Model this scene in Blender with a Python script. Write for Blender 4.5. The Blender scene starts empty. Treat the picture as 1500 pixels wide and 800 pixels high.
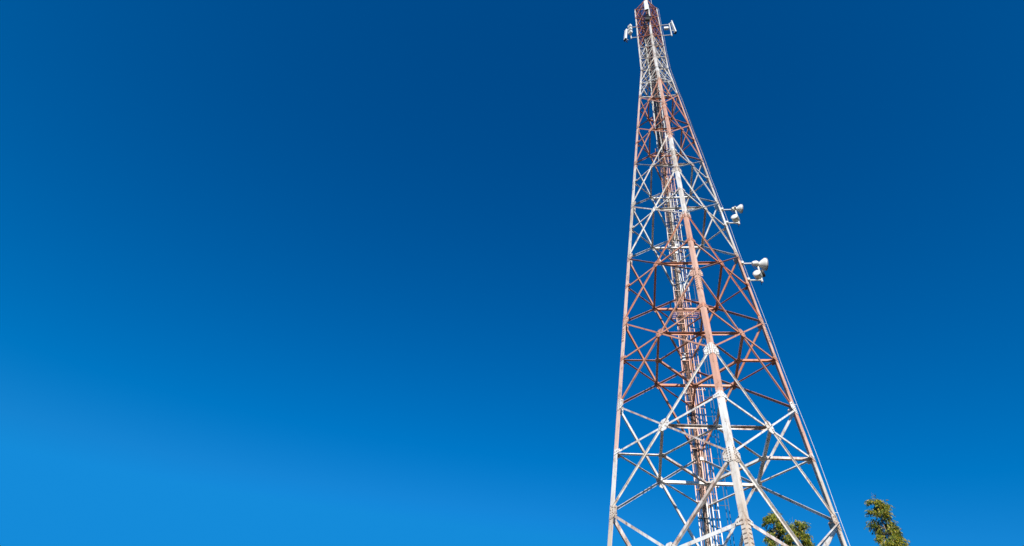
import bpy, math, random
from mathutils import Vector, Matrix
random.seed(7)
C = bpy.context.scene.collection
SC = bpy.context.scene
R = math.radians

# ------------------------------------------------------------------ camera
PITCH, ROLL, YAW, FPX = 0.86993, 0.18055, -0.41816, 922.6
F = Vector((math.sin(YAW)*math.cos(PITCH), math.cos(YAW)*math.cos(PITCH), math.sin(PITCH)))
RT = Vector((math.cos(YAW), -math.sin(YAW), 0)); UP = RT.cross(F)
R2 = RT*math.cos(ROLL) + UP*math.sin(ROLL); U2 = UP*math.cos(ROLL) - RT*math.sin(ROLL)
cam = bpy.data.cameras.new('camera'); camo = bpy.data.objects.new('camera', cam); C.objects.link(camo)
cam.sensor_width = 36.0; cam.lens = FPX/1500*36; cam.clip_start = 0.05; cam.clip_end = 5000
M4 = Matrix.Identity(4)
for i in range(3):
    M4[i][0] = R2[i]; M4[i][1] = U2[i]; M4[i][2] = -F[i]; M4[i][3] = (0, 0, 1.6)[i]
camo.matrix_world = M4
SC.camera = camo

# ------------------------------------------------------------------ sky and sun
SUN_EL, SUN_AZ = 23.0, 164.0
w = bpy.data.worlds.new('World'); SC.world = w; w.use_nodes = True
nt = w.node_tree; bg = nt.nodes['Background']
sky = nt.nodes.new('ShaderNodeTexSky'); sky.sky_type = 'NISHITA'; sky.sun_disc = False
sky.sun_elevation = R(SUN_EL); sky.sun_rotation = R(SUN_AZ)
sky.air_density = 1.0; sky.dust_density = 2.5; sky.ozone_density = 4.0
sep = nt.nodes.new('ShaderNodeSeparateColor'); com = nt.nodes.new('ShaderNodeCombineColor')
nt.links.new(sky.outputs[0], sep.inputs[0])
GAIN = ((1.0, 0.45), (1.56, 2.95), (1.31, 2.35))        # polarised, saturated sky: exponent and gain per channel
for i, (g, k) in enumerate(GAIN):
    s = nt.nodes.new('ShaderNodeMath'); s.operation = 'MULTIPLY_ADD'; s.inputs[1].default_value = 0.1
    s.inputs[2].default_value = -0.08 if i == 0 else 0.0
    x = nt.nodes.new('ShaderNodeMath'); x.operation = 'MAXIMUM'; x.inputs[1].default_value = 0.0
    p = nt.nodes.new('ShaderNodeMath'); p.operation = 'POWER'; p.inputs[1].default_value = g
    m = nt.nodes.new('ShaderNodeMath'); m.operation = 'MULTIPLY'; m.inputs[1].default_value = k
    n = nt.nodes.new('ShaderNodeMath'); n.operation = 'MINIMUM'; n.inputs[1].default_value = (0.006, 0.212, 0.575)[i]
    q = nt.nodes.new('ShaderNodeMath'); q.operation = 'MULTIPLY'; q.inputs[1].default_value = 10.0
    prev = sep.outputs[i]
    for nd in (s, x, p, m, n, q):
        nt.links.new(prev, nd.inputs[0]); prev = nd.outputs[0]
    nt.links.new(prev, com.inputs[i])
nt.links.new(com.outputs[0], bg.inputs[0]); bg.inputs[1].default_value = 0.1
sl = bpy.data.lights.new('sun', 'SUN'); sl.energy = 5.0; sl.angle = R(0.5); sl.color = (1, 0.95, 0.87)
so = bpy.data.objects.new('sun', sl); C.objects.link(so)
SD = Vector((math.sin(R(SUN_AZ))*math.cos(R(SUN_EL)), math.cos(R(SUN_AZ))*math.cos(R(SUN_EL)), math.sin(R(SUN_EL))))
so.rotation_euler = SD.to_track_quat('Z', 'Y').to_euler(); so.location = SD*200
SC.view_settings.view_transform = 'Standard'; SC.view_settings.look = 'None'
SC.cycles.diffuse_bounces = 2
SC.view_settings.exposure = 0.28; SC.view_settings.gamma = 1.0; SC.view_settings.use_curve_mapping = False

# ------------------------------------------------------------------ materials
def nodes(name):
    m = bpy.data.materials.new(name); m.use_nodes = True
    t = m.node_tree; return m, t, t.nodes['Principled BSDF']
def noise(t, scale, detail=4, rough=0.6, vec=None, dist=0.0):
    n = t.nodes.new('ShaderNodeTexNoise'); n.inputs['Scale'].default_value = scale
    n.inputs['Detail'].default_value = detail; n.inputs['Roughness'].default_value = rough
    n.inputs['Distortion'].default_value = dist
    if vec is not None: t.links.new(vec, n.inputs['Vector'])
    return n.outputs['Fac']
def step(t, val, lo, hi):
    n = t.nodes.new('ShaderNodeMapRange'); n.clamp = True
    t.links.new(val, n.inputs['Value']); n.inputs['From Min'].default_value = lo; n.inputs['From Max'].default_value = hi
    return n.outputs['Result']
def mix(t, fac, a, b):
    n = t.nodes.new('ShaderNodeMix'); n.data_type = 'RGBA'
    if isinstance(fac, float): n.inputs[0].default_value = fac
    else: t.links.new(fac, n.inputs[0])
    for s, v in ((n.inputs[6], a), (n.inputs[7], b)):
        if isinstance(v, tuple): s.default_value = v + (1,)
        else: t.links.new(v, s)
    return n.outputs[2]
def math_(t, op, a, b):
    n = t.nodes.new('ShaderNodeMath'); n.operation = op
    for s, v in ((n.inputs[0], a), (n.inputs[1], b)):
        if isinstance(v, (int, float)): s.default_value = v
        else: t.links.new(v, s)
    return n.outputs[0]
def plain(name, col, rough=0.5, metal=0.0, vary=0.25, scale=6.0):
    m, t, b = nodes(name)
    tc = t.nodes.new('ShaderNodeNewGeometry').outputs['Position']
    f = noise(t, scale, 5, 0.65, tc)
    d = tuple(c*(1-vary) for c in col); l = tuple(min(1, c*(1+vary*0.4)) for c in col)
    t.links.new(mix(t, step(t, f, .3, .7), d, l), b.inputs['Base Color'])
    b.inputs['Roughness'].default_value = rough; b.inputs['Metallic'].default_value = metal
    return m

WHITE = (0.84, 0.82, 0.78); WHITE_D = (0.62, 0.52, 0.42); PRIMER = (0.50, 0.33, 0.26)
RED_A = (0.68, 0.29, 0.17); RED_B = (0.76, 0.46, 0.33)
RUST = (0.13, 0.055, 0.03); RUST_L = (0.30, 0.15, 0.08)
def paint(name, kind, BANDS=None, fade=0.0, fadecol=(0.80, 0.68, 0.60)):
    """flaking tower paint; kind is 'white', 'red' or 'banded' (bands by height)"""
    m, t, b = nodes(name)
    g = t.nodes.new('ShaderNodeNewGeometry'); pos = g.outputs['Position']
    oi = t.nodes.new('ShaderNodeObjectInfo').outputs['Random']
    mp = t.nodes.new('ShaderNodeMapping'); t.links.new(pos, mp.inputs[0]); mp.inputs['Scale'].default_value = (1, 1, 0.3)
    big = noise(t, 0.9, 4, 0.6, mp.outputs[0]); mid = noise(t, 4.5, 5, 0.7, mp.outputs[0]); fine = noise(t, 17, 5, 0.75, pos)
    lo_ = 0.60 if kind == 'banded' else 0.68
    wht = mix(t, step(t, math_(t, 'ADD', big, math_(t, 'MULTIPLY', mid, 0.5)), lo_, lo_+.27), WHITE, WHITE_D)
    red = mix(t, step(t, big, 0.38, 0.62), RED_A, RED_B)
    red = mix(t, step(t, mid, 0.60, 0.75), red, (0.52, 0.17, 0.09))
    if fade: red = mix(t, fade, red, fadecol)
    if kind == 'white':
        tint = math_(t, 'MULTIPLY', step(t, oi, 0.68, 0.98), step(t, math_(t, 'ADD', big, math_(t, 'MULTIPLY', mid, 0.6)), 0.62, 0.95))
        base = mix(t, tint, wht, PRIMER)
    elif kind == 'red':
        base = red
    else:
        sx = t.nodes.new('ShaderNodeSeparateXYZ'); t.links.new(pos, sx.inputs[0])
        z = math_(t, 'ADD', sx.outputs[2], math_(t, 'MULTIPLY', math_(t, 'SUBTRACT', fine, 0.5), 2.6))
        z = math_(t, 'ADD', z, math_(t, 'MULTIPLY', math_(t, 'SUBTRACT', mid, 0.5), 1.6))
        fac = None
        for lo, hi in BANDS:
            f = math_(t, 'MULTIPLY', math_(t, 'GREATER_THAN', z, lo), math_(t, 'LESS_THAN', z, hi))
            fac = f if fac is None else math_(t, 'MAXIMUM', fac, f)
        base = mix(t, fac, wht, red)
    # worn patches: pale chalk on the red, rust stains and pits on both
    if kind == 'red':
        base = mix(t, step(t, math_(t, 'ADD', fine, math_(t, 'MULTIPLY', big, 0.35)), 0.86, 0.93), base, (0.66, 0.52, 0.44))
    stain = step(t, math_(t, 'ADD', mid, math_(t, 'MULTIPLY', oi, 0.12)), 0.56, 0.76)
    base = mix(t, math_(t, 'MULTIPLY', stain, 0.5), base, RUST_L)
    pits = step(t, math_(t, 'ADD', fine, math_(t, 'MULTIPLY', math_(t, 'SUBTRACT', mid, 0.5), 0.5)), 0.60, 0.67)
    base = mix(t, math_(t, 'MULTIPLY', pits, 0.85), base, RUST)
    t.links.new(base, b.inputs['Base Color'])
    t.links.new(step(t, fine, -0.4, 1.6), b.inputs['Roughness']); b.inputs['Specular IOR Level'].default_value = 0.2
    bp = t.nodes.new('ShaderNodeBump'); bp.inputs['Strength'].default_value = 0.15; bp.inputs['Distance'].default_value = 0.01
    t.links.new(fine, bp.inputs['Height']); t.links.new(bp.outputs[0], b.inputs['Normal'])
    return m
def zf(h): return h/2 + 1.6                      # surveyed height unit -> metres
BANDS = ((zf(27.5), zf(50.3)), (zf(67.6), zf(88.2)), (zf(113), zf(140)))
M = dict(white=paint('white_tower_paint', 'white'), red=paint('red_tower_paint', 'red', None, 0.3, (0.46, 0.12, 0.06)), banded=paint('banded_tower_paint', 'banded', BANDS, 0.25), pale=paint('pale_banded_tower_paint', 'banded', BANDS[:2], 0.25), deep=paint('deep_red_tower_paint', 'red', None, 0.62, (0.30, 0.07, 0.045)), faded=paint('faded_banded_tower_paint', 'banded', BANDS[:2], 0.5))
M['bolt'] = plain('brown_bolts', (0.36, 0.25, 0.19), 0.7, 0, 0.6, 30)  # mottled brown bolt heads on the painted plates
M['galv'] = plain('galvanised_steel', (0.62, 0.62, 0.60), 0.45, 0.0, 0.3, 9)
M['dark'] = plain('black_cable_sheath', (0.035, 0.032, 0.032), 0.55, 0, 0.4, 5)
M['brown'] = plain('dusty_cable_sheath', (0.24, 0.125, 0.085), 0.7, 0, 0.7, 3)
M['grey'] = plain('grey_cable_sheath', (0.36, 0.36, 0.37), 0.5, 0, 0.4, 4)
M['radome'] = plain('white_radome', (0.80, 0.79, 0.75), 0.4, 0, 0.12, 3)
M['cream'] = plain('cream_housing', (0.72, 0.66, 0.52), 0.5, 0, 0.2, 4)
M['concrete'] = plain('concrete', (0.38, 0.36, 0.33), 0.9, 0, 0.3, 4)
M['bark'] = plain('bark', (0.24, 0.19, 0.14), 0.9, 0, 0.5, 5)
M['lamp'] = plain('red_lamp_glass', (0.45, 0.03, 0.02), 0.2, 0, 0.2, 4)

def leaf_material(name, stops):
    m, t, b = nodes(name)
    g = t.nodes.new('ShaderNodeNewGeometry')
    r = t.nodes.new('ShaderNodeValToRGB'); t.links.new(g.outputs['Random Per Island'], r.inputs[0])
    e = r.color_ramp.elements
    while len(e) < len(stops): e.new(0.5)
    for k, (p, c) in enumerate(stops): e[k].position = p; e[k].color = c + (1,)
    t.links.new(r.outputs[0], b.inputs['Base Color']); b.inputs['Roughness'].default_value = 0.45
    tr = t.nodes.new('ShaderNodeBsdfTranslucent'); t.links.new(r.outputs[0], tr.inputs[0])
    mx = t.nodes.new('ShaderNodeMixShader'); mx.inputs[0].default_value = 0.25
    t.links.new(b.outputs[0], mx.inputs[1]); t.links.new(tr.outputs[0], mx.inputs[2])
    t.links.new(mx.outputs[0], t.nodes['Material Output'].inputs[0])
    return m
M['leaf'] = leaf_material('gum_leaves', [(0, (0.02, 0.045, 0.008)), (0.35, (0.08, 0.13, 0.014)), (0.64, (0.25, 0.31, 0.022)), (0.87, (0.52, 0.44, 0.03)), (1.0, (0.66, 0.38, 0.04))])

# ------------------------------------------------------------------ mesh helpers
class MB:
    def __init__(s): s.v = []; s.f = []; s.bf = []
    def prism(s, prof0, prof1):
        n = len(prof0); o = len(s.v); s.v += [tuple(p) for p in prof0] + [tuple(p) for p in prof1]
        for i in range(n):
            j = (i+1) % n; s.f.append((o+i, o+j, o+n+j, o+n+i))
        s.f.append(tuple(range(o+n-1, o-1, -1))); s.f.append(tuple(range(o+n, o+2*n)))
    def angle(s, p0, p1, u, v, wd, th, u1=None, v1=None, wd1=None):
        """L section: heel on the line p0-p1, one flange along u, one along v"""
        ax = (p1-p0).normalized()
        def fr(u, v):
            u = (u - ax*u.dot(ax)).normalized(); v = v - ax*v.dot(ax); v = (v - u*v.dot(u)).normalized(); return u, v
        pr = []
        for p, uu, vv, ww in ((p0, u, v, wd), (p1, u1 or u, v1 or v, wd1 or wd)):
            a, b = fr(uu, vv)
            pr.append([p, p+a*ww, p+a*ww+b*th, p+a*th+b*th, p+a*th+b*ww, p+b*ww])
        s.prism(pr[0], pr[1])
    def legangle(s, p0, p1, a, b, wd, th):
        """leg: flange directions kept exactly in the two faces"""
        def pf(p): return [p, p+a*wd, p+a*wd+b*th, p+a*th+b*th, p+a*th+b*wd, p+b*wd]
        s.prism(pf(p0), pf(p1))
    def box(s, c, x, y, z):
        """centre and three half-extent vectors"""
        s.prism([c-x-y-z, c+x-y-z, c+x+y-z, c-x+y-z], [c-x-y+z, c+x-y+z, c+x+y+z, c-x+y+z])
    def bar(s, p0, p1, a, b=None, ref=Vector((0, 0, 1))):
        ax = (p1-p0); L = ax.length; ax = ax/L
        if abs(ax.dot(ref)) > .95: ref = Vector((1, 0, 0))
        x = ax.cross(ref).normalized(); y = ax.cross(x)
        s.box((p0+p1)/2, x*a/2, y*(b or a)/2, ax*L/2)
    def tube(s, pts, r, n=8, r1=None):
        o = len(s.v); k = len(pts); px = None
        for i, p in enumerate(pts):
            d = (pts[min(i+1, k-1)] - pts[max(i-1, 0)]).normalized()
            ref = Vector((0, 0, 1)) if abs(d.z) < .9 else Vector((0, 1, 0))
            if px is None: px = d.cross(ref).normalized()
            px = (px - d*px.dot(d)).normalized(); y = d.cross(px)
            rr = r if r1 is None else r + (r1-r)*i/(k-1)
            for j in range(n):
                a = 2*math.pi*j/n; s.v.append(tuple(p + px*rr*math.cos(a) + y*rr*math.sin(a)))
        for i in range(k-1):
            for j in range(n):
                j2 = (j+1) % n; s.f.append((o+i*n+j, o+i*n+j2, o+(i+1)*n+j2, o+(i+1)*n+j))
        s.f.append(tuple(range(o+n-1, o-1, -1))); s.f.append(tuple(range(o+(k-1)*n, o+k*n)))
    def lathe(s, prof, c, ax, n=28):
        """prof: (radius, along) pairs; closed with caps"""
        ax = ax.normalized(); ref = Vector((0, 0, 1)) if abs(ax.z) < .9 else Vector((1, 0, 0))
        x = ax.cross(ref).normalized(); y = ax.cross(x); o = len(s.v); k = len(prof)
        for r, h in prof:
            for j in range(n):
                a = 2*math.pi*j/n; s.v.append(tuple(c + ax*h + x*r*math.cos(a) + y*r*math.sin(a)))
        for i in range(k-1):
            for j in range(n):
                j2 = (j+1) % n; s.f.append((o+i*n+j, o+i*n+j2, o+(i+1)*n+j2, o+(i+1)*n+j))
        s.f.append(tuple(range(o+n-1, o-1, -1))); s.f.append(tuple(range(o+(k-1)*n, o+k*n)))
    def bolt(s, p, n, r=0.017, h=0.016):
        n = n.normalized(); k = len(s.f); s.lathe([(r, 0), (r, h), (r*.55, h+.004)], p, n, 6); s.bf.append((k, len(s.f)))
    def plate(s, pts, n, th):
        s.prism([p for p in pts], [p+n*th for p in pts])
    def build(s, name, mat, parent=None, smooth=False):
        me = bpy.data.meshes.new(name); me.from_pydata(s.v, [], s.f)
        import bmesh
        bm = bmesh.new(); bm.from_mesh(me); bmesh.ops.recalc_face_normals(bm, faces=bm.faces[:]); bm.to_mesh(me); bm.free()
        me.materials.append(mat)
        if s.bf:
            me.materials.append(M['bolt'])
            for a, b_ in s.bf:
                for k in range(a, b_): me.polygons[k].material_index = 1
        if smooth:
            for p in me.polygons: p.use_smooth = True
            try: me.set_sharp_from_angle(angle=R(40))
            except Exception: pass
        o = bpy.data.objects.new(name, me); C.objects.link(o)
        if parent: o.parent = parent
        return o
def thing(name, loc, label, cat, group=None):
    o = bpy.data.objects.new(name, None); C.objects.link(o); o.location = loc; o.empty_display_size = .2
    o['label'] = label; o['category'] = cat
    if group: o['group'] = group
    return o

# ------------------------------------------------------------------ ground
gm, t, b = nodes('dry_grass_ground')
pos = t.nodes.new('ShaderNodeNewGeometry').outputs['Position']
c = mix(t, step(t, noise(t, 0.25, 6, .65, pos), .4, .6), (0.06, 0.046, 0.03), (0.035, 0.04, 0.016))
c = mix(t, step(t, noise(t, 9, 6, .7, pos), .45, .7), c, (0.085, 0.07, 0.045))
t.links.new(c, b.inputs['Base Color']); b.inputs['Roughness'].default_value = 0.95
g = MB(); K = 48
def gz(x, y): return 0.0 if math.hypot(x, y) < 60 else 0.6*math.sin(x*.013)*math.cos(y*.011)
rs = [0, 6, 14, 26, 45, 80, 150, 300, 600, 1200, 2500]
g.v = [(0, 0, 0)]
for r_ in rs[1:]:
    for j in range(K):
        x, y = r_*math.cos(2*math.pi*j/K), r_*math.sin(2*math.pi*j/K); g.v.append((x, y, gz(x, y)))
for j in range(K): g.f.append((0, 1+j, 1+(j+1) % K))
for i in range(len(rs)-2):
    for j in range(K):
        a = 1+i*K; g.f.append((a+j, a+K+j, a+K+(j+1) % K, a+(j+1) % K))
go = g.build('ground', gm); go['kind'] = 'structure'

# ------------------------------------------------------------------ lattice tower (local origin on the axis at the ground)
AXIS = Vector((0, 20, 0)); PHI = 0.16368
HB = 98.0
def half(z):
    h = min((z-1.6)*2, HB); return (8.56111 - 0.0667263*h)/2 + .06
ANG = {'N': -math.pi/2, 'R': 0.0, 'B': math.pi/2, 'L': math.pi}
DIR = {k: Vector((math.cos(PHI+a), math.sin(PHI+a), 0)) for k, a in ANG.items()}
def cor(c, z): return DIR[c]*half(z) + Vector((0, 0, z))
FACES = [('L', 'N'), ('N', 'R'), ('R', 'B'), ('B', 'L')]
LV = [0.12] + [zf(h) for h in (4.8, 13.8, 22.79, 31.80, 41.07, 50.26, 59.70, 68.98, 78.54, 88.18)]
CV = [zf(h) for h in (88.18, 93.1, 98, 103, 108, 113, 118, 123, 128)]
ZT = CV[-1]
def band(z):
    if z > zf(109): return M['deep']
    return M['red'] if any(lo-.9 < z < hi for lo, hi in ((zf(31.8), zf(50.3)), (zf(69), zf(88.2)), (zf(109), 99))) else M['white']
tower = thing('lattice_tower', AXIS, 'tall square red and white steel lattice tower with X bracing, peeling paint', 'tower')
def nrm(z0, z1, A, B):
    n = (cor(B, z0)-cor(A, z0)).cross(cor(A, z1)-cor(A, z0)).normalized()
    mid = (cor(A, z0)+cor(B, z0))/2; mid.z = 0
    return n if n.dot(mid) > 0 else -n
def member(name, p0, p1, u, v, wd, th, mat, off=Vector((0, 0, 0)), trim=0.0):
    ax = (p1-p0).normalized(); uu = (u-ax*u.dot(ax)).normalized()
    mb = MB(); mb.angle(p0+ax*trim+off-uu*wd/2, p1-ax*trim+off-uu*wd/2, u, v, wd, th)
    return mb.build(name, mat, tower)
ZUP = Vector((0, 0, 1))

# legs: one mesh each, angle sections whose heel is the tower corner
for c_ in 'NLRB':
    i = 'LNRB'.index(c_); nb = {'N': 'LR', 'R': 'NB', 'B': 'RL', 'L': 'BN'}[c_]
    mb = MB(); zs = LV + CV[1:]
    for z0, z1 in zip(zs, zs[1:]):
        h = (z0-1.6)*2
        wd = .172 if h < 30 else (.166 if h < 62 else (.15 if h < 96 else .125))
        a = (cor(nb[0], z0)-cor(c_, z0)); a.z = 0; a.normalize(); b_ = (cor(nb[1], z0)-cor(c_, z0)); b_.z = 0; b_.normalize()
        mb.legangle(cor(c_, z0), cor(c_, z1 if z1 < ZT else z1+.1), a, b_, wd, .022)
    mb.build('leg', M[{'L': 'faded', 'R': 'pale'}.get(c_, 'banded')], tower)
    f = MB(); p = cor(c_, 0.0); f.box(p+Vector((0, 0, .05)), Vector((.55, 0, 0)), Vector((0, .55, 0)), Vector((0, 0, .16)))
    f.build('footing', M['concrete'], tower)

def gusset(name, c, n, ax, w2, h2, mat, bolts, th=.012, cut=.35):
    """bolted plate centred at c on a face with outward normal n; ax = direction of its height"""
    y = ax.normalized(); x = n.cross(y).normalized(); o = n*.004
    pts = [c+o+x*sx*w2*kx+y*sy*h2*ky for sx, sy, kx, ky in
           ((-1, -1, cut, 1), (1, -1, cut, 1), (1, -1, 1, cut), (1, 1, 1, cut), (1, 1, cut, 1), (-1, 1, cut, 1), (-1, 1, 1, cut), (-1, -1, 1, cut))]
    mb = MB(); mb.plate(pts, n, th)
    for bx, by in bolts:
        for sd in (1, -1):
            p = c+x*bx*w2+y*by*h2
            mb.bolt(p+o+n*th if sd > 0 else p-n*.03, n*sd)
    return mb.build(name, mat, tower)
XB = [(sx*k, sy*k) for sx in (-1, 1) for sy in (-1, 1) for k in (.32, .52, .7)] + [(.75, 0), (-.75, 0)]

DARK = random.Random(11)
def panel(z0, z1, k, cage=False):
    zm = None
    a0, a1 = half(z0), half(z1); tt = a0/(a0+a1); zx = z0+(z1-z0)*tt
    mids = {}
    h = (z0-1.6)*2
    wd = .085 if h < 20 else (.058 if h < 31 else (.055 if h < 59 else .05))
    if cage: wd = .045
    mat = band((z0+z1)/2)
    for A, B in FACES:
        n = nrm(z0, z1, A, B); front = 'N' in (A, B)
        A0, A1, B0, B1 = cor(A, z0), cor(A, z1), cor(B, z0), cor(B, z1)
        X = A0+(B1-A0)*tt; mids[A+B] = X; mids[B+A] = X
        tr = .10 if not cage else .05
        nm = 'cage_brace' if cage else 'diagonal_brace'
        for q, (p, r) in enumerate(((A0, B1), (B0, A1))):
            off = -n*(.004+.016*q)
            ax = (r-p).normalized(); u = ZUP-ax*ax.z
            if front and (((B if q == 0 else A) == 'N' and 40 < h < 52) or DARK.random() < .35): member(nm, p, r, -u, n, wd, .011, mat, off, tr)
            elif front: member(nm, p, r, u, -n, wd, .011, mat, off, tr)
            else:
                up = B if q == 0 else A                       # the corner this diagonal climbs to
                if up == 'B': member(nm, p, r, -u, -n, wd*1.5, .011, mat, off, tr)
                else: member(nm, p, r, -u, n, wd*2.1, .011, mat, -n*.035, tr)
        # horizontal through the crossing
        H0, H1 = cor(A, zx), cor(B, zx)
        if front: member('horizontal_brace', H0, H1, -ZUP, -n, wd*1.35, .011, mat, -n*.042, .06)
        else: member('horizontal_brace', H0, H1, ZUP, -n, wd*1.35, .011, mat, -n*.042, .06)
        s = (.225 if h < 31 else .185) if not cage else .085
        gusset('crossing_gusset', X, n, ZUP-n*n.z, s, s*1.05, mat, XB[:] if h < 60 and not cage else XB[::3])
        # small plates where the horizontal meets the legs
        if not cage and h < 75:
            for P, sg in ((H0, 1), (H1, -1)):
                d = (H1-H0).normalized()*sg; y = (A1-A0 if sg > 0 else B1-B0).normalized(); y = (y-d*0).normalized()
                mb = MB(); q0 = P+n*.004
                mb.plate([q0+d*.02-y*.12, q0+d*.30-y*.07, q0+d*.30+y*.05, q0+d*.02+y*.12], n, .011)
                for e in (.08, .16, .24): mb.bolt(q0+d*e+n*.011, n); mb.bolt(q0+d*e-n*.03, -n)
                mb.build('brace_plate', band(zx), tower)
    # plan bracing: diamond between the four crossings
    w2 = wd*1.75
    for f1, f2, hd, vd in (('LN', 'NR', DIR['N'], -ZUP), ('RB', 'BL', DIR['B'], ZUP), ('LN', 'BL', DIR['L'], ZUP), ('NR', 'RB', DIR['R'], ZUP)):
        p, r = mids[f1], mids[f2]; ax = (r-p).normalized()
        mb = MB(); off = ax*.06 - ZUP*.03
        mb.angle(p+off, r-ax*.06-ZUP*.03, hd, vd, w2, .01); mb.build('plan_brace' if not cage else 'cage_plan_brace', mat, tower)
    if cage:
        for A, B in FACES:
            n = nrm(z0, z1, A, B); member('cage_horizontal', cor(A, z1), cor(B, z1), -ZUP, -n, .055, .01, mat, -n*.04, .05)
        mb = MB(); mb.angle(cor('L', z0)*.97+ZUP*z0*.03, (cor('R', z0)*.97+ZUP*z0*.03), ZUP, DIR['B'], .05, .01); mb.build('cage_tie', mat, tower)
        return
    em = {c_: (mids[a]+mids[b])/2 for c_, a, b in (('N', 'LN', 'NR'), ('R', 'NR', 'RB'), ('B', 'RB', 'BL'), ('L', 'BL', 'LN'))}
    if h < 40:
        for c_ in 'NRBL':
            p, r = cor(c_, zx), em[c_]; ax = (r-p).normalized(); sd = ax.cross(ZUP)
            mb = MB(); mb.angle(p+ax*.1-ZUP*.05-sd*.04, r-ZUP*.05-sd*.04, sd, ZUP if c_ != 'N' else -ZUP, .09, .01); mb.build('hip_strut', mat, tower)
        for a, b in (('N', 'R'), ('R', 'B'), ('B', 'L'), ('L', 'N')):
            p, r = em[a], em[b]; ax = (r-p).normalized(); sd = ax.cross(ZUP)
            mb = MB(); mb.angle(p-ZUP*.065-sd*.04, r-ZUP*.065-sd*.04, sd, ZUP, .085, .01); mb.build('inner_plan_brace', mat, tower)
            mb = MB(); mb.box(em[a]-ZUP*.045, DIR['N']*.13, DIR['R']*.13, ZUP*.006); mb.build('plan_plate', mat, tower)
    return

for k, (z0, z1) in enumerate(zip(LV, LV[1:])): panel(z0, z1, k)
for k, (z0, z1) in enumerate(zip(CV, CV[1:])): panel(z0, z1, k, True)
# leg gussets: a pair of plates at each level of each corner, one mesh
for z in LV[1:] + CV[1:]:
    cage = z > LV[-1]+.1
    h = (z-1.6)*2; s = (.225 if h < 62 else .175) if not cage else .095
    for c_ in 'NLRB':
        mb = MB()
        for A, B in FACES:
            if c_ not in (A, B): continue
            o_ = B if c_ == A else A
            n = nrm(z-1, z-.2, A, B); P = cor(c_, z); d = (cor(o_, z)-P).normalized(); y = (cor(c_, z)-cor(c_, z-1)).normalized()
            q0 = P+n*.005
            mb.plate([q0+d*.012-y*s*1.15, q0+d*s*.75-y*s*1.15, q0+d*s*1.5-y*s*.55, q0+d*s*1.5+y*s*.55, q0+d*s*.75+y*s*1.15, q0+d*.012+y*s*1.15], n, .013)
            if not cage:
                for e in (.3, .7):
                    for g_ in (-.95, -.6, -.2, .2, .6, .95): mb.bolt(q0+d*s*e+y*s*g_+n*.013, n, .017, .018)
                for e, g_ in ((1.05, -.5), (1.3, -.36), (1.05, .5), (1.3, .36)): mb.bolt(q0+d*s*e+y*s*g_+n*.013, n); mb.bolt(q0+d*s*e+y*s*g_-n*.03, -n)
            else:
                for e, g_ in ((.4, -.6), (.4, .6), (1.1, 0)): mb.bolt(q0+d*s*e+y*s*g_+n*.013, n)
        mb.build('leg_gusset', M['banded'] if abs(z-zf(31.8)) > .5 else M['white'], tower)
# bolted splices on the legs
for z0 in (zf(17.5), zf(39.5), zf(63.8)):
    for c_ in 'NLRB':
        mb = MB()
        for A, B in FACES:
            if c_ not in (A, B): continue
            o_ = B if c_ == A else A
            n = nrm(z0-1, z0, A, B); d = (cor(o_, z0)-cor(c_, z0)).normalized(); P = cor(c_, z0); y = (cor(c_, z0)-cor(c_, z0-1)).normalized(); q0 = P+n*.004
            L = .62 if z0 < 15 else .42
            mb.plate([q0+d*.015-y*L, q0+d*.16-y*L, q0+d*.16+y*L, q0+d*.015+y*L], n, .012)
            r_ = -L+.05
            while r_ < L-.02:
                for e in (.05, .09, .13): mb.bolt(q0+d*(e+.02*math.sin(r_*40))+y*r_+n*.012, n, .014, .018)
                r_ += .135
        mb.build('splice_plate', M['banded'], tower)

# cable ladder, climbing ladder and feeders running up inside the far leg
EH = ZUP.cross(DIR['B']).normalized()
if EH.dot(DIR['R']) < 0: EH = -EH
def run(z, x, d=.25): return cor('B', z) - DIR['B']*d + EH*x
ZS = [z for z in [.3] + LV[1:] + CV[1:]]
def line(x, d, z0=.3, z1=ZT-.3, wob=0.0, n=40):
    pts = []
    for i in range(n+1):
        z = z0+(z1-z0)*i/n
        pts.append(run(z, x+random.uniform(-wob, wob), d+random.uniform(-wob, wob)))
    return pts
def railrun(mb, x, d, wd, dep, z0=.3, z1=ZT-.3):
    zz = [z0] + [z for z in [zf(HB)] if z0 < z < z1] + [z1]
    for a, b_ in zip(zz, zz[1:]): mb.bar(run(a, x, d), run(b_, x, d), wd, dep, DIR['B'])
mb = MB(); railrun(mb, -.30, .30, .035, .06); railrun(mb, .06, .30, .035, .06)
z = 1.0
while z < ZT-.5:
    mb.bar(run(z, -.30, .26), run(z, .06, .26), .07, .03); z += 1.15
z = 1.0
while z < ZT-1.5:
    x0 = random.choice((-.30, .06)); mb.bar(run(z, x0, .29), run(z+random.uniform(.5, 1.1), -.24-x0, .29), .03, .02); z += random.uniform(.5, 1.2)
mb.build('cable_ladder', M['banded'], tower)
for k in range(40):                                           # dark ties and cable kits strapped round the bundle
    z = random.uniform(5, ZT-3); x = random.uniform(-.26, .4); mb = MB()
    mb.box(run(z, x, .34), EH*random.uniform(.03, .08), DIR['B']*.03, ZUP*random.uniform(.03, .16)); mb.build('cable_tie', M[random.choice(['dark', 'brown', 'galv'])], tower)
z = 1.6
while z < ZT-.5:                                              # clamps over the cables
    mb = MB(); mb.bar(run(z, -.28, .37), run(z, .045, .37), .045, .03); mb.build('cable_clamp', M['banded'], tower); z += 2.3
spec = [(-.24, .018, 'brown'), (-.17, .020, 'dark'), (-.115, .020, 'dark'), (-.06, .022, 'brown'), (.005, .015, 'dark')]
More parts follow.
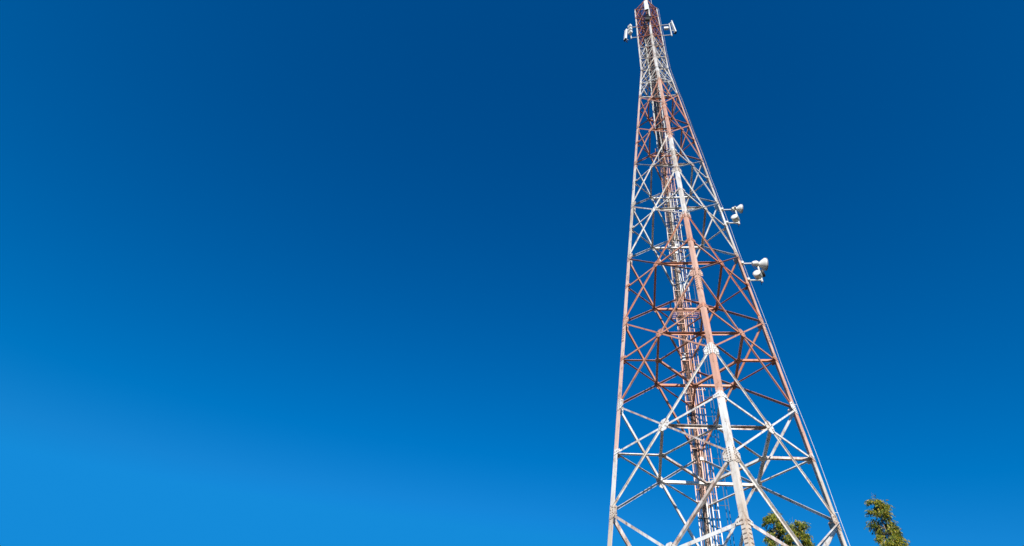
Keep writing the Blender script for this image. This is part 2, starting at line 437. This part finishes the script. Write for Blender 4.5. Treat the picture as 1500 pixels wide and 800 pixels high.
for x, r_, m_ in spec:
    mb = MB(); mb.tube(line(x, .315, .3, ZT-random.uniform(1, 7), .022, 110), r_, 7); mb.build('feeder_cable', M[m_], tower, True)
for x, r_, m_ in ((.14, .018, 'banded'), (.195, .016, 'dark'), (.36, .018, 'brown')):
    mb = MB(); mb.tube(line(x, .27, .3, ZT-random.uniform(6, 14), .022, 110), r_, 7); mb.build('feeder_cable', M[m_], tower, True)
mb = MB(); railrun(mb, .26, .28, .035, .05); railrun(mb, .47, .28, .035, .05)
z = .6
while z < ZT-.5:
    mb.tube([run(z, .26, .28), run(z, .47, .28)], .010, 6); z += .33
mb.build('climbing_ladder', M['banded'], tower)
z = 2.2
while z < ZT-1:                                               # stand-off brackets with little cross arms
    mb = MB(); mb.bar(run(z, .05, .24), run(z, .62, .24), .03, .03); mb.bar(run(z, .56, .16), run(z, .56, .34), .03, .05)
    mb.build('ladder_bracket', M['galv'], tower); z += 2.32
mb = MB(); railrun(mb, .74, .33, .018, .018, .3, zf(84)); railrun(mb, .86, .33, .018, .018, .3, zf(84))
z = 1.3
while z < zf(84):
    mb.bar(run(z, .5, .33), run(z, .86, .33), .014, .014); z += 1.0
mb.build('cable_guide', M['dark'], tower)
# upper bundle: more feeders join near the antennas
for i in range(22):
    x = random.uniform(-.5, .45); mb = MB(); z0 = zf(70+random.uniform(0, 16))
    pts = line(x, random.uniform(.35, 1.2), z0, zf(random.uniform(112, 124)), .035, 30)
    mb.tube(pts, random.uniform(.018, .034), 6); mb.build('jumper_cable', M[random.choice(['galv', 'cream', 'brown', 'grey', 'dark'])], tower, True)
# rest platforms beside the ladder
def platform(z, x0, x1, d0, d1):
    mb = MB(); P = lambda x, d, dz=0: run(z, x, d)+Vector((0, 0, dz))
    for a, b_ in (((x0, d0), (x1, d0)), ((x1, d0), (x1, d1)), ((x1, d1), (x0, d1)), ((x0, d1), (x0, d0))):
        mb.bar(P(*a), P(*b_), .04, .04); mb.bar(P(*a, .7), P(*b_, .7), .025, .025)
    for a in ((x0, d0), (x1, d0), (x1, d1), (x0, d1)): mb.bar(P(*a), P(*a, .7), .03, .03)
    k = d0
    while k < d1: mb.bar(P(x0, k), P(x1, k), .02, .03); k += .13
    return mb.build('rest_platform', band(z), tower)
platform(zf(47.2), -.55, .85, .1, .6); platform(zf(76), -.5, .7, .1, .5); platform(zf(107), -.45, .55, .05, .6)
mb = MB()                                                     # junction box on an arm left of the cables
z = zf(66.2); mb.box(run(z, -.55, .3), EH*.09, DIR['B']*.07, ZUP*.28); mb.bar(run(z, -.46, .3), run(z, -.28, .3), .04); mb.build('junction_box', M['radome'], tower)

# lightning conductor along the right leg, lightning rod and top frame
def outr(z, off): return cor('R', z)+DIR['R']*off
mb = MB(); zz = [.3+(ZT-.3)*i/60 for i in range(61)]
mb.tube([outr(z, .10+.015*math.sin(z*.9)+.008*random.uniform(-1, 1)) for z in zz], .007, 6)
for z in zz[::4]: mb.bar(outr(z, 0), outr(z, .10), .012)
mb.build('lightning_conductor', M['galv'], tower)
mb = MB(); zz = [zf(66)+(zf(104)-zf(66))*i/20 for i in range(21)]
mb.tube([outr(z, .10+.012*math.sin(z*1.7)) + EH*.04 for z in zz], .012, 6); mb.build('loose_cable', M['dark'], tower)
mb = MB()
for A, B in FACES:
    n = nrm(ZT-1, ZT, A, B); mb.angle(cor(A, ZT)-n*.05, cor(B, ZT)-n*.05, -ZUP, -n, .08, .01)
mb.bar(cor('L', ZT), cor('R', ZT), .05); mb.bar(cor('N', ZT-.1), cor('B', ZT-.1), .05)
mb.build('top_frame', M['red'], tower)
mb = MB(); p = (cor('N', ZT)+cor('R', ZT))/2; mb.tube([p-ZUP*.3, p+ZUP*2.6], .018, 8); mb.build('lightning_rod', M['galv'], tower)
mb = MB(); mb.tube([Vector((0, 0, ZT-1.4)), Vector((0, 0, ZT+1.6))], .05, 10); mb.build('top_mast', M['red'], tower)

def W(p): return AXIS + p
# ------------------------------------------------------------------ microwave dishes on the right leg
DR = DIR['R']; TN = ZUP.cross(DR)           # TN points away from the camera, round to the far side
def dish_mount(z, label):
    o = thing('antenna_mount', W(cor('R', z)), label, 'antenna mount', 'pipe mounts for the dishes')
    zo = z; b0 = cor('R', z)
    px = DR*.66
    mb = MB(); mb.tube([px+ZUP*(-.75), px+ZUP*.72], .045, 12); mb.build('pole', M['galv'], o, True)
    for dz in (.62, -.62):
        base = cor('R', z+dz)-b0
        mb = MB(); mb.bar(base+DR*.01, Vector((px.x, px.y, dz)), .055, .055); mb.build('arm', M['galv'], o)
        mb = MB(); mb.box(base+DR*.03, DR*.05, TN*.11, ZUP*.07); mb.build('clamp', M['galv'], o)
    return o, b0
def dish(loc, aim, r, label, shroud=.16, col='radome'):
    o = thing('microwave_dish', loc, label, 'dish antenna', 'microwave dishes on the right leg')
    aim = aim.normalized()
    prof = [(.06, -.10), (.09, -.08)] + [(r*(.25+.75*(i/8)**.8), -.06+.25*r/.3*(i/8)) for i in range(1, 9)]
    if col == 'cream': prof = [(.05, -.14), (.10, -.13), (r*.8, -.10), (r*.97, -.07), (r, -.03), (r, .06)]
    e = prof[-1][1]; prof += [(r*1.01, e+.01), (r*1.01, e+shroud*.35), (r*.97, e+shroud*.4)]
    mb = MB(); mb.lathe(prof, Vector((0, 0, 0)), aim, 32); mb.build('reflector', M[col], o, True)
    e2 = e+shroud*.4
    mb = MB(); mb.lathe([(r*.96, e2+.002)]+[(r*.96*math.cos(a), e2+.004+shroud*.16*math.sin(a)) for a in (R(15), R(35), R(55), R(75), R(88))], Vector((0, 0, 0)), aim, 32); mb.build('radome', M['radome'], o, True)
    mb = MB(); mb.lathe([(r*1.005, e2-.035), (r*1.03, e2-.03), (r*1.03, e2+.012), (r*.99, e2+.016)], Vector((0, 0, 0)), aim, 32); mb.build('rim', M['grey'], o, True)
    s_ = ZUP.cross(aim).normalized(); mb = MB(); mb.box(-aim*.14, aim*.05, s_*.16, ZUP*.025); mb.box(-aim*.2, aim*.02, s_*.05, ZUP*.13); mb.build('mounting_bracket', M['galv'], o)
    mb = MB(); mb.tube([-aim*.28, -aim*.36-ZUP*.12, -aim*.30-ZUP*.30, -aim*.22-ZUP*.42], .014, 6); mb.build('feed_cable', M['dark'], o, True)
    mb = MB(); mb.lathe([(.05, -.30), (.085, -.29), (.085, -.12), (.06, -.10)], Vector((0, 0, 0)), aim, 20); mb.build('radio_unit', M['cream'], o, True)
    return o
mts = []
for z, side in ((zf(47.95), 'lower'), (zf(57.2), 'upper')):
    o, b0 = dish_mount(z, 'steel pipe and two arms holding the %s pair of dishes on the right leg' % side)
    pole = W(b0)+DR*.66
    top = ZUP*(.48 if side == 'lower' else .6)
    dish(pole+top+DR*.10-TN*.05, DR*.97+TN*.06+ZUP*.06, .30 if side == 'lower' else .235, 'white microwave dish facing right, upper one of the %s pair' % side, .22)
    low = -ZUP*.36
    if side == 'lower':
        o = thing('flat_antenna', pole+DR*.16+TN*.06-ZUP*.05, 'black round antenna housing under the larger white dish', 'antenna')
        mb = MB(); mb.lathe([(.05, -.07), (.17, -.06), (.185, -.02), (.185, .03), (.165, .06), (.04, .07)], Vector((0, 0, 0)), DR*.8-TN*.4, 24); mb.build('housing', M['dark'], o, True)
        mb = MB(); mb.bar(-DR*.05, -DR*.15-TN*.05, .05); mb.build('bracket', M['galv'], o)
    dish(pole+low-DR*.13-TN*.06, -DR*.45-TN*.9+ZUP*.02, .18, 'small cream microwave drum, lower one of the %s pair' % side, .3, 'cream')
o = thing('radio_box', W(cor('R', zf(48.9)))+DR*.56-TN*.12, 'small rounded white radio unit at the end of the lower dish arm', 'radio unit')
mb = MB(); mb.lathe([(.04, -.16), (.10, -.13), (.125, -.03), (.125, .08), (.09, .14), (.03, .155)], Vector((0, 0, 0)), DR+ZUP*.2, 20); mb.build('housing', M['radome'], o, True)
mb = MB(); mb.tube([Vector((0, 0, 0)), TN*.12+DR*.1], .03, 10); mb.build('bracket', M['galv'], o)

# ------------------------------------------------------------------ sector panel antennas near the top
def panel_antenna(loc, face, height, wd, label, tilt=0.06):
    o = thing('panel_antenna', loc, label, 'panel antenna', 'panel antennas near the tower top')
    f = face.normalized(); s = ZUP.cross(f); up = (ZUP+f*tilt*0).normalized()
    d = .07
    pr = [(-wd/2, -d), (wd/2, -d), (wd/2, d*.4), (wd*.3, d), (-wd*.3, d), (-wd/2, d*.4)]
    mk = lambda z: [s*a+f*b_+ZUP*z+f*tilt*(-z) for a, b_ in pr]
    mb = MB(); mb.prism(mk(-height/2), mk(height/2)); mb.build('radome', M['radome'], o)
    mb = MB(); zb = -height/2-.025; mb.prism([v+ZUP*(-.025) for v in mk(-height/2+.0)], [v-ZUP*.002 for v in mk(-height/2)])
    for a in (-.06, 0, .06): mb.tube([s*a+ZUP*(zb), s*a*.7+ZUP*(zb-.22)-f*.05, -f*.2+ZUP*(zb-.3)], .018, 6)
    mb.build('connector_plate', M['dark'], o)
    mb = MB()
    for z in (-height*.36, height*.36): mb.bar(-f*d+ZUP*z, -f*.24+ZUP*z, .06, .09)
    mb.build('tilt_bracket', M['galv'], o)
    return o
def sector_mount(c_, z, off, label, tan=0.0, zl=1.35):
    o = thing('antenna_mount', W(cor(c_, z)), label, 'antenna mount', 'pipe mounts of the panel antennas')
    d = DIR[c_]; s = ZUP.cross(d); b0 = cor(c_, z)
    mb = MB(); mb.tube([d*off+s*tan-ZUP*(zl+.25), d*off+s*tan+ZUP*(zl+.25)], .055, 10); mb.build('pole', M['galv'], o, True)
    for dz in (zl, -zl):
        mb = MB(); mb.bar(ZUP*dz, d*off+s*tan+ZUP*dz, .06, .06); mb.build('arm', M['galv'], o)
    return o
DL = DIR['L']; DN = DIR['N']
zl_ = 59.45
sector_mount('L', zl_, .52, 'galvanised pole and arms behind the white panel left of the tower top')
panel_antenna(W(cor('L', 58.95))+DL*1.0-ZUP.cross(DL)*0, DL*.8+DN*.55, 2.6, .34, 'wide white panel antenna hanging left of the tower top')
for i in range(3):
    o = thing('remote_radio', W(cor('L', 58.9+.78*i))+DL*(.50)+DN*.12, 'white finned radio box behind the left panel, %s of three' % ('lowest', 'middle', 'highest')[i], 'radio unit', 'radio boxes on the left pole')
    f = (DL*.7+DN*.7).normalized(); s = ZUP.cross(f)
    mb = MB(); mb.box(f*.10, s*.17, f*.08, ZUP*.24); mb.build('housing', M['radome'], o)
    mb = MB()
    for k in range(6): mb.box(f*.205+s*(-.14+.056*k), s*.008, f*.025, ZUP*.22)
    mb.build('heat_sink', M['galv'], o)
zr_ = 59.4
sector_mount('R', zr_, .79, 'galvanised pole and arms behind the white panel right of the tower top')
panel_antenna(W(cor('R', 60.0))+DR*1.10, DR*.9-DN*.25, 2.75, .26, 'narrow white panel antenna standing right of the tower top')
o = thing('remote_radio', W(cor('R', 59.85))+DR*.45, 'small white radio box hanging between the right pole and tower top', 'radio unit')
mb = MB(); mb.box(Vector((0, 0, 0)), DR*.19, DN*.09, ZUP*.20); mb.build('housing', M['radome'], o)
mb = MB(); mb.bar(DR*.19, DR*.34, .05); mb.build('bracket', M['galv'], o)
sN = ZUP.cross(DN)
if sN.dot(DIR['R']) > 0: sN = -sN
sector_mount('N', 60.2, .48, 'galvanised pole and arms behind the white panel on the near leg', 0)
panel_antenna(W(cor('N', 60.9))+DN*.72+sN*.22, DN+sN*.3, 3.1, .34, 'white panel antenna in front of the near leg at the very top')
for i in range(2):
    o = thing('remote_radio', W(cor('N', 58.4+.75*i))+DN*.30+sN*(.2-.1*i), ('lower radio box, coloured dark for shade, under the panel on the near leg', 'upper radio box, coloured dark for shade, under the panel on the near leg')[i], 'radio unit', 'dark radio boxes on the near leg')
    mb = MB(); mb.box(Vector((0, 0, 0)), sN*.19, DN*.10, ZUP*.27); mb.build('housing', M['dark'], o)  # housing and fins coloured black, standing in for shade below the panel
    mb = MB()
    for k in range(6): mb.box(DN*.125+sN*(-.15+.06*k), sN*.008, DN*.025, ZUP*.24)
    mb.build('heat_sink', M['dark'], o)
# obstruction light on an arm inside, at mid height
zq = zf(62.5); P = (cor('R', zq)*.42+cor('B', zq)*.58)
o = thing('obstruction_light', W(P), 'small aviation warning lamp on a short post behind the near leg', 'warning lamp')
mb = MB(); mb.bar(Vector((0, 0, -.5)), Vector((0, 0, .1)), .05); mb.build('post', M['galv'], o)
mb = MB(); mb.lathe([(.09, .1), (.09, .2), (.07, .22)], Vector((0, 0, 0)), ZUP, 14); mb.build('base', M['radome'], o, True)
mb = MB(); mb.lathe([(.075, .222), (.08, .30), (.06, .38), (.02, .41)], Vector((0, 0, 0)), ZUP, 14); mb.build('lens', M['lamp'], o, True)

# ------------------------------------------------------------------ trees
def spray(mb, p, out, size, n):
    """a drooping twig with narrow hanging leaves"""
    d = (out+Vector((random.uniform(-.5, .5), random.uniform(-.5, .5), random.uniform(-.2, .5)))).normalized()
    q = p.copy()
    for i in range(n):
        d = (d + Vector((random.gauss(0, .18), random.gauss(0, .18), -.22))).normalized()
        q = q + d*size*.22
        ld = Vector((random.gauss(0, .45), random.gauss(0, .45), -1.0+random.gauss(0, .35)))+out*.25; ld.normalize()
        sd = ld.cross(Vector((random.gauss(0, 1), random.gauss(0, 1), random.gauss(0, 1)))).normalized()
        L = size*random.uniform(.55, 1.1); wv = L*random.uniform(.20, .32)
        o = len(mb.v)
        m_ = q+ld*L*.45
        mb.v += [tuple(q), tuple(m_+sd*wv/2), tuple(q+ld*L+sd*wv*.2), tuple(m_-sd*wv/2)]
        mb.f.append((o, o+1, o+2, o+3))
def limb(mb, p0, p1, r0, r1, bend=.1, n=8):
    pts = []
    off = Vector((random.uniform(-1, 1), random.uniform(-1, 1), 0))*bend*(p1-p0).length
    for i in range(n+1):
        t_ = i/n; pts.append(p0.lerp(p1, t_)+off*math.sin(math.pi*t_)*.6)
    mb.tube(pts, r0, 8, r1); return pts
def tree(loc, leaders, label, seed):
    """leaders: list of (dx, dy, top z, list of (z below top, radius)) crown profiles"""
    random.seed(seed)
    o = thing('gum_tree', loc, label, 'tree', 'trees behind the tower')
    tr = MB(); cr = MB()
    fork = Vector((0, 0, 6.5)); limb(tr, Vector((0, 0, -.1)), fork, .34, .24, .03)
    for dx, dy, top, prof in leaders:
        tip = Vector((dx, dy, top))
        pts = limb(tr, fork, tip-ZUP*.25, .17, .012, .03, 14)
        clumps = []
        z = .15
        while z < prof[-1][0]:
            for (za, ra), (zb, rb) in zip(prof, prof[1:]):
                if za <= z < zb: rad = ra+(rb-ra)*(z-za)/(zb-za)
            nn = max(2, int(3+rad*5))
            for _ in range(nn):
                a = random.uniform(0, 2*math.pi); rr = rad*math.sqrt(random.uniform(.05, 1))*.85
                i = min(13, max(0, int((top-z-fork.z)/(top-fork.z)*14)))
                axp = pts[i].lerp(pts[i+1], .5)
                cpt = Vector((axp.x+rr*math.cos(a), axp.y+rr*math.sin(a), top-z+random.uniform(-.2, .2)))
                clumps.append((cpt, Vector((math.cos(a), math.sin(a), .25)), rad, axp))
            z += .26 if z < 4 else .5
        for cpt, out, rad, axp in clumps:
            if random.random() < .20 and rad > .4: continue
            vis = top-cpt.z < 5
            limb(tr, Vector((axp.x, axp.y, cpt.z-.35)), cpt, .016, .005, .05, 3)
            R_ = random.uniform(.10, .21)*(1 if vis else 1.9)
            for _ in range(random.randint(30, 44) if vis else 9):
                q = cpt+Vector((random.gauss(0, R_*.6), random.gauss(0, R_*.6), random.gauss(0, R_*.55)))
                spray(cr, q, out, .155 if vis else .3, random.randint(5, 8))
        for _ in range(14):                                   # thin shoots at the tip
            spray(cr, tip+Vector((random.gauss(0, .10), random.gauss(0, .10), random.uniform(-.35, .02))), Vector((random.gauss(0, .4), random.gauss(0, .4), 1)), .15, 4)
        for _ in range(2):
            q = tip+Vector((random.gauss(0, .06), random.gauss(0, .06), -.1)); tr.tube([q, q+Vector((random.gauss(0, .06), random.gauss(0, .06), random.uniform(.25, .45)))], .006, 5, .003)
    tr.build('trunk', M['bark'], o, True); cr.build('crown', M['leaf'], o)
    return o
def azel(az, el, r): return Vector((r*math.sin(R(az)), r*math.cos(R(az)), 1.6+r*math.tan(R(el))))
TD = 36.0
a = azel(4.4, 29.8, TD); b = azel(6.15, 28.95, TD+.6); base = azel(5.4, 0, TD); base.z = 0
tree(base, [(a.x-base.x, a.y-base.y, a.z, [(0, .16), (.4, .36), (1.2, .44), (2.4, .55), (4, 1.2), (8, 2.1), (12, 1.2)]),
            (b.x-base.x, b.y-base.y, b.z, [(0, .3), (.3, .62), (1.0, .86), (2.4, 1.0), (4, 1.4), (8, 2.0), (11, 1.1)])],
     'green gum tree with a forked crown, seen through the tower legs', 3)
a = azel(13.0, 30.0, TD); base = azel(13.35, 0, TD); base.z = 0
tree(base, [(a.x-base.x, a.y-base.y, a.z, [(0, .10), (.4, .36), (1.1, .58), (1.7, .48), (2.4, .54), (3.2, .8), (6, 1.6), (9, 2.0), (13, 1.1)])],
     'narrow olive and yellow gum tree standing clear of the tower on the right', 5)
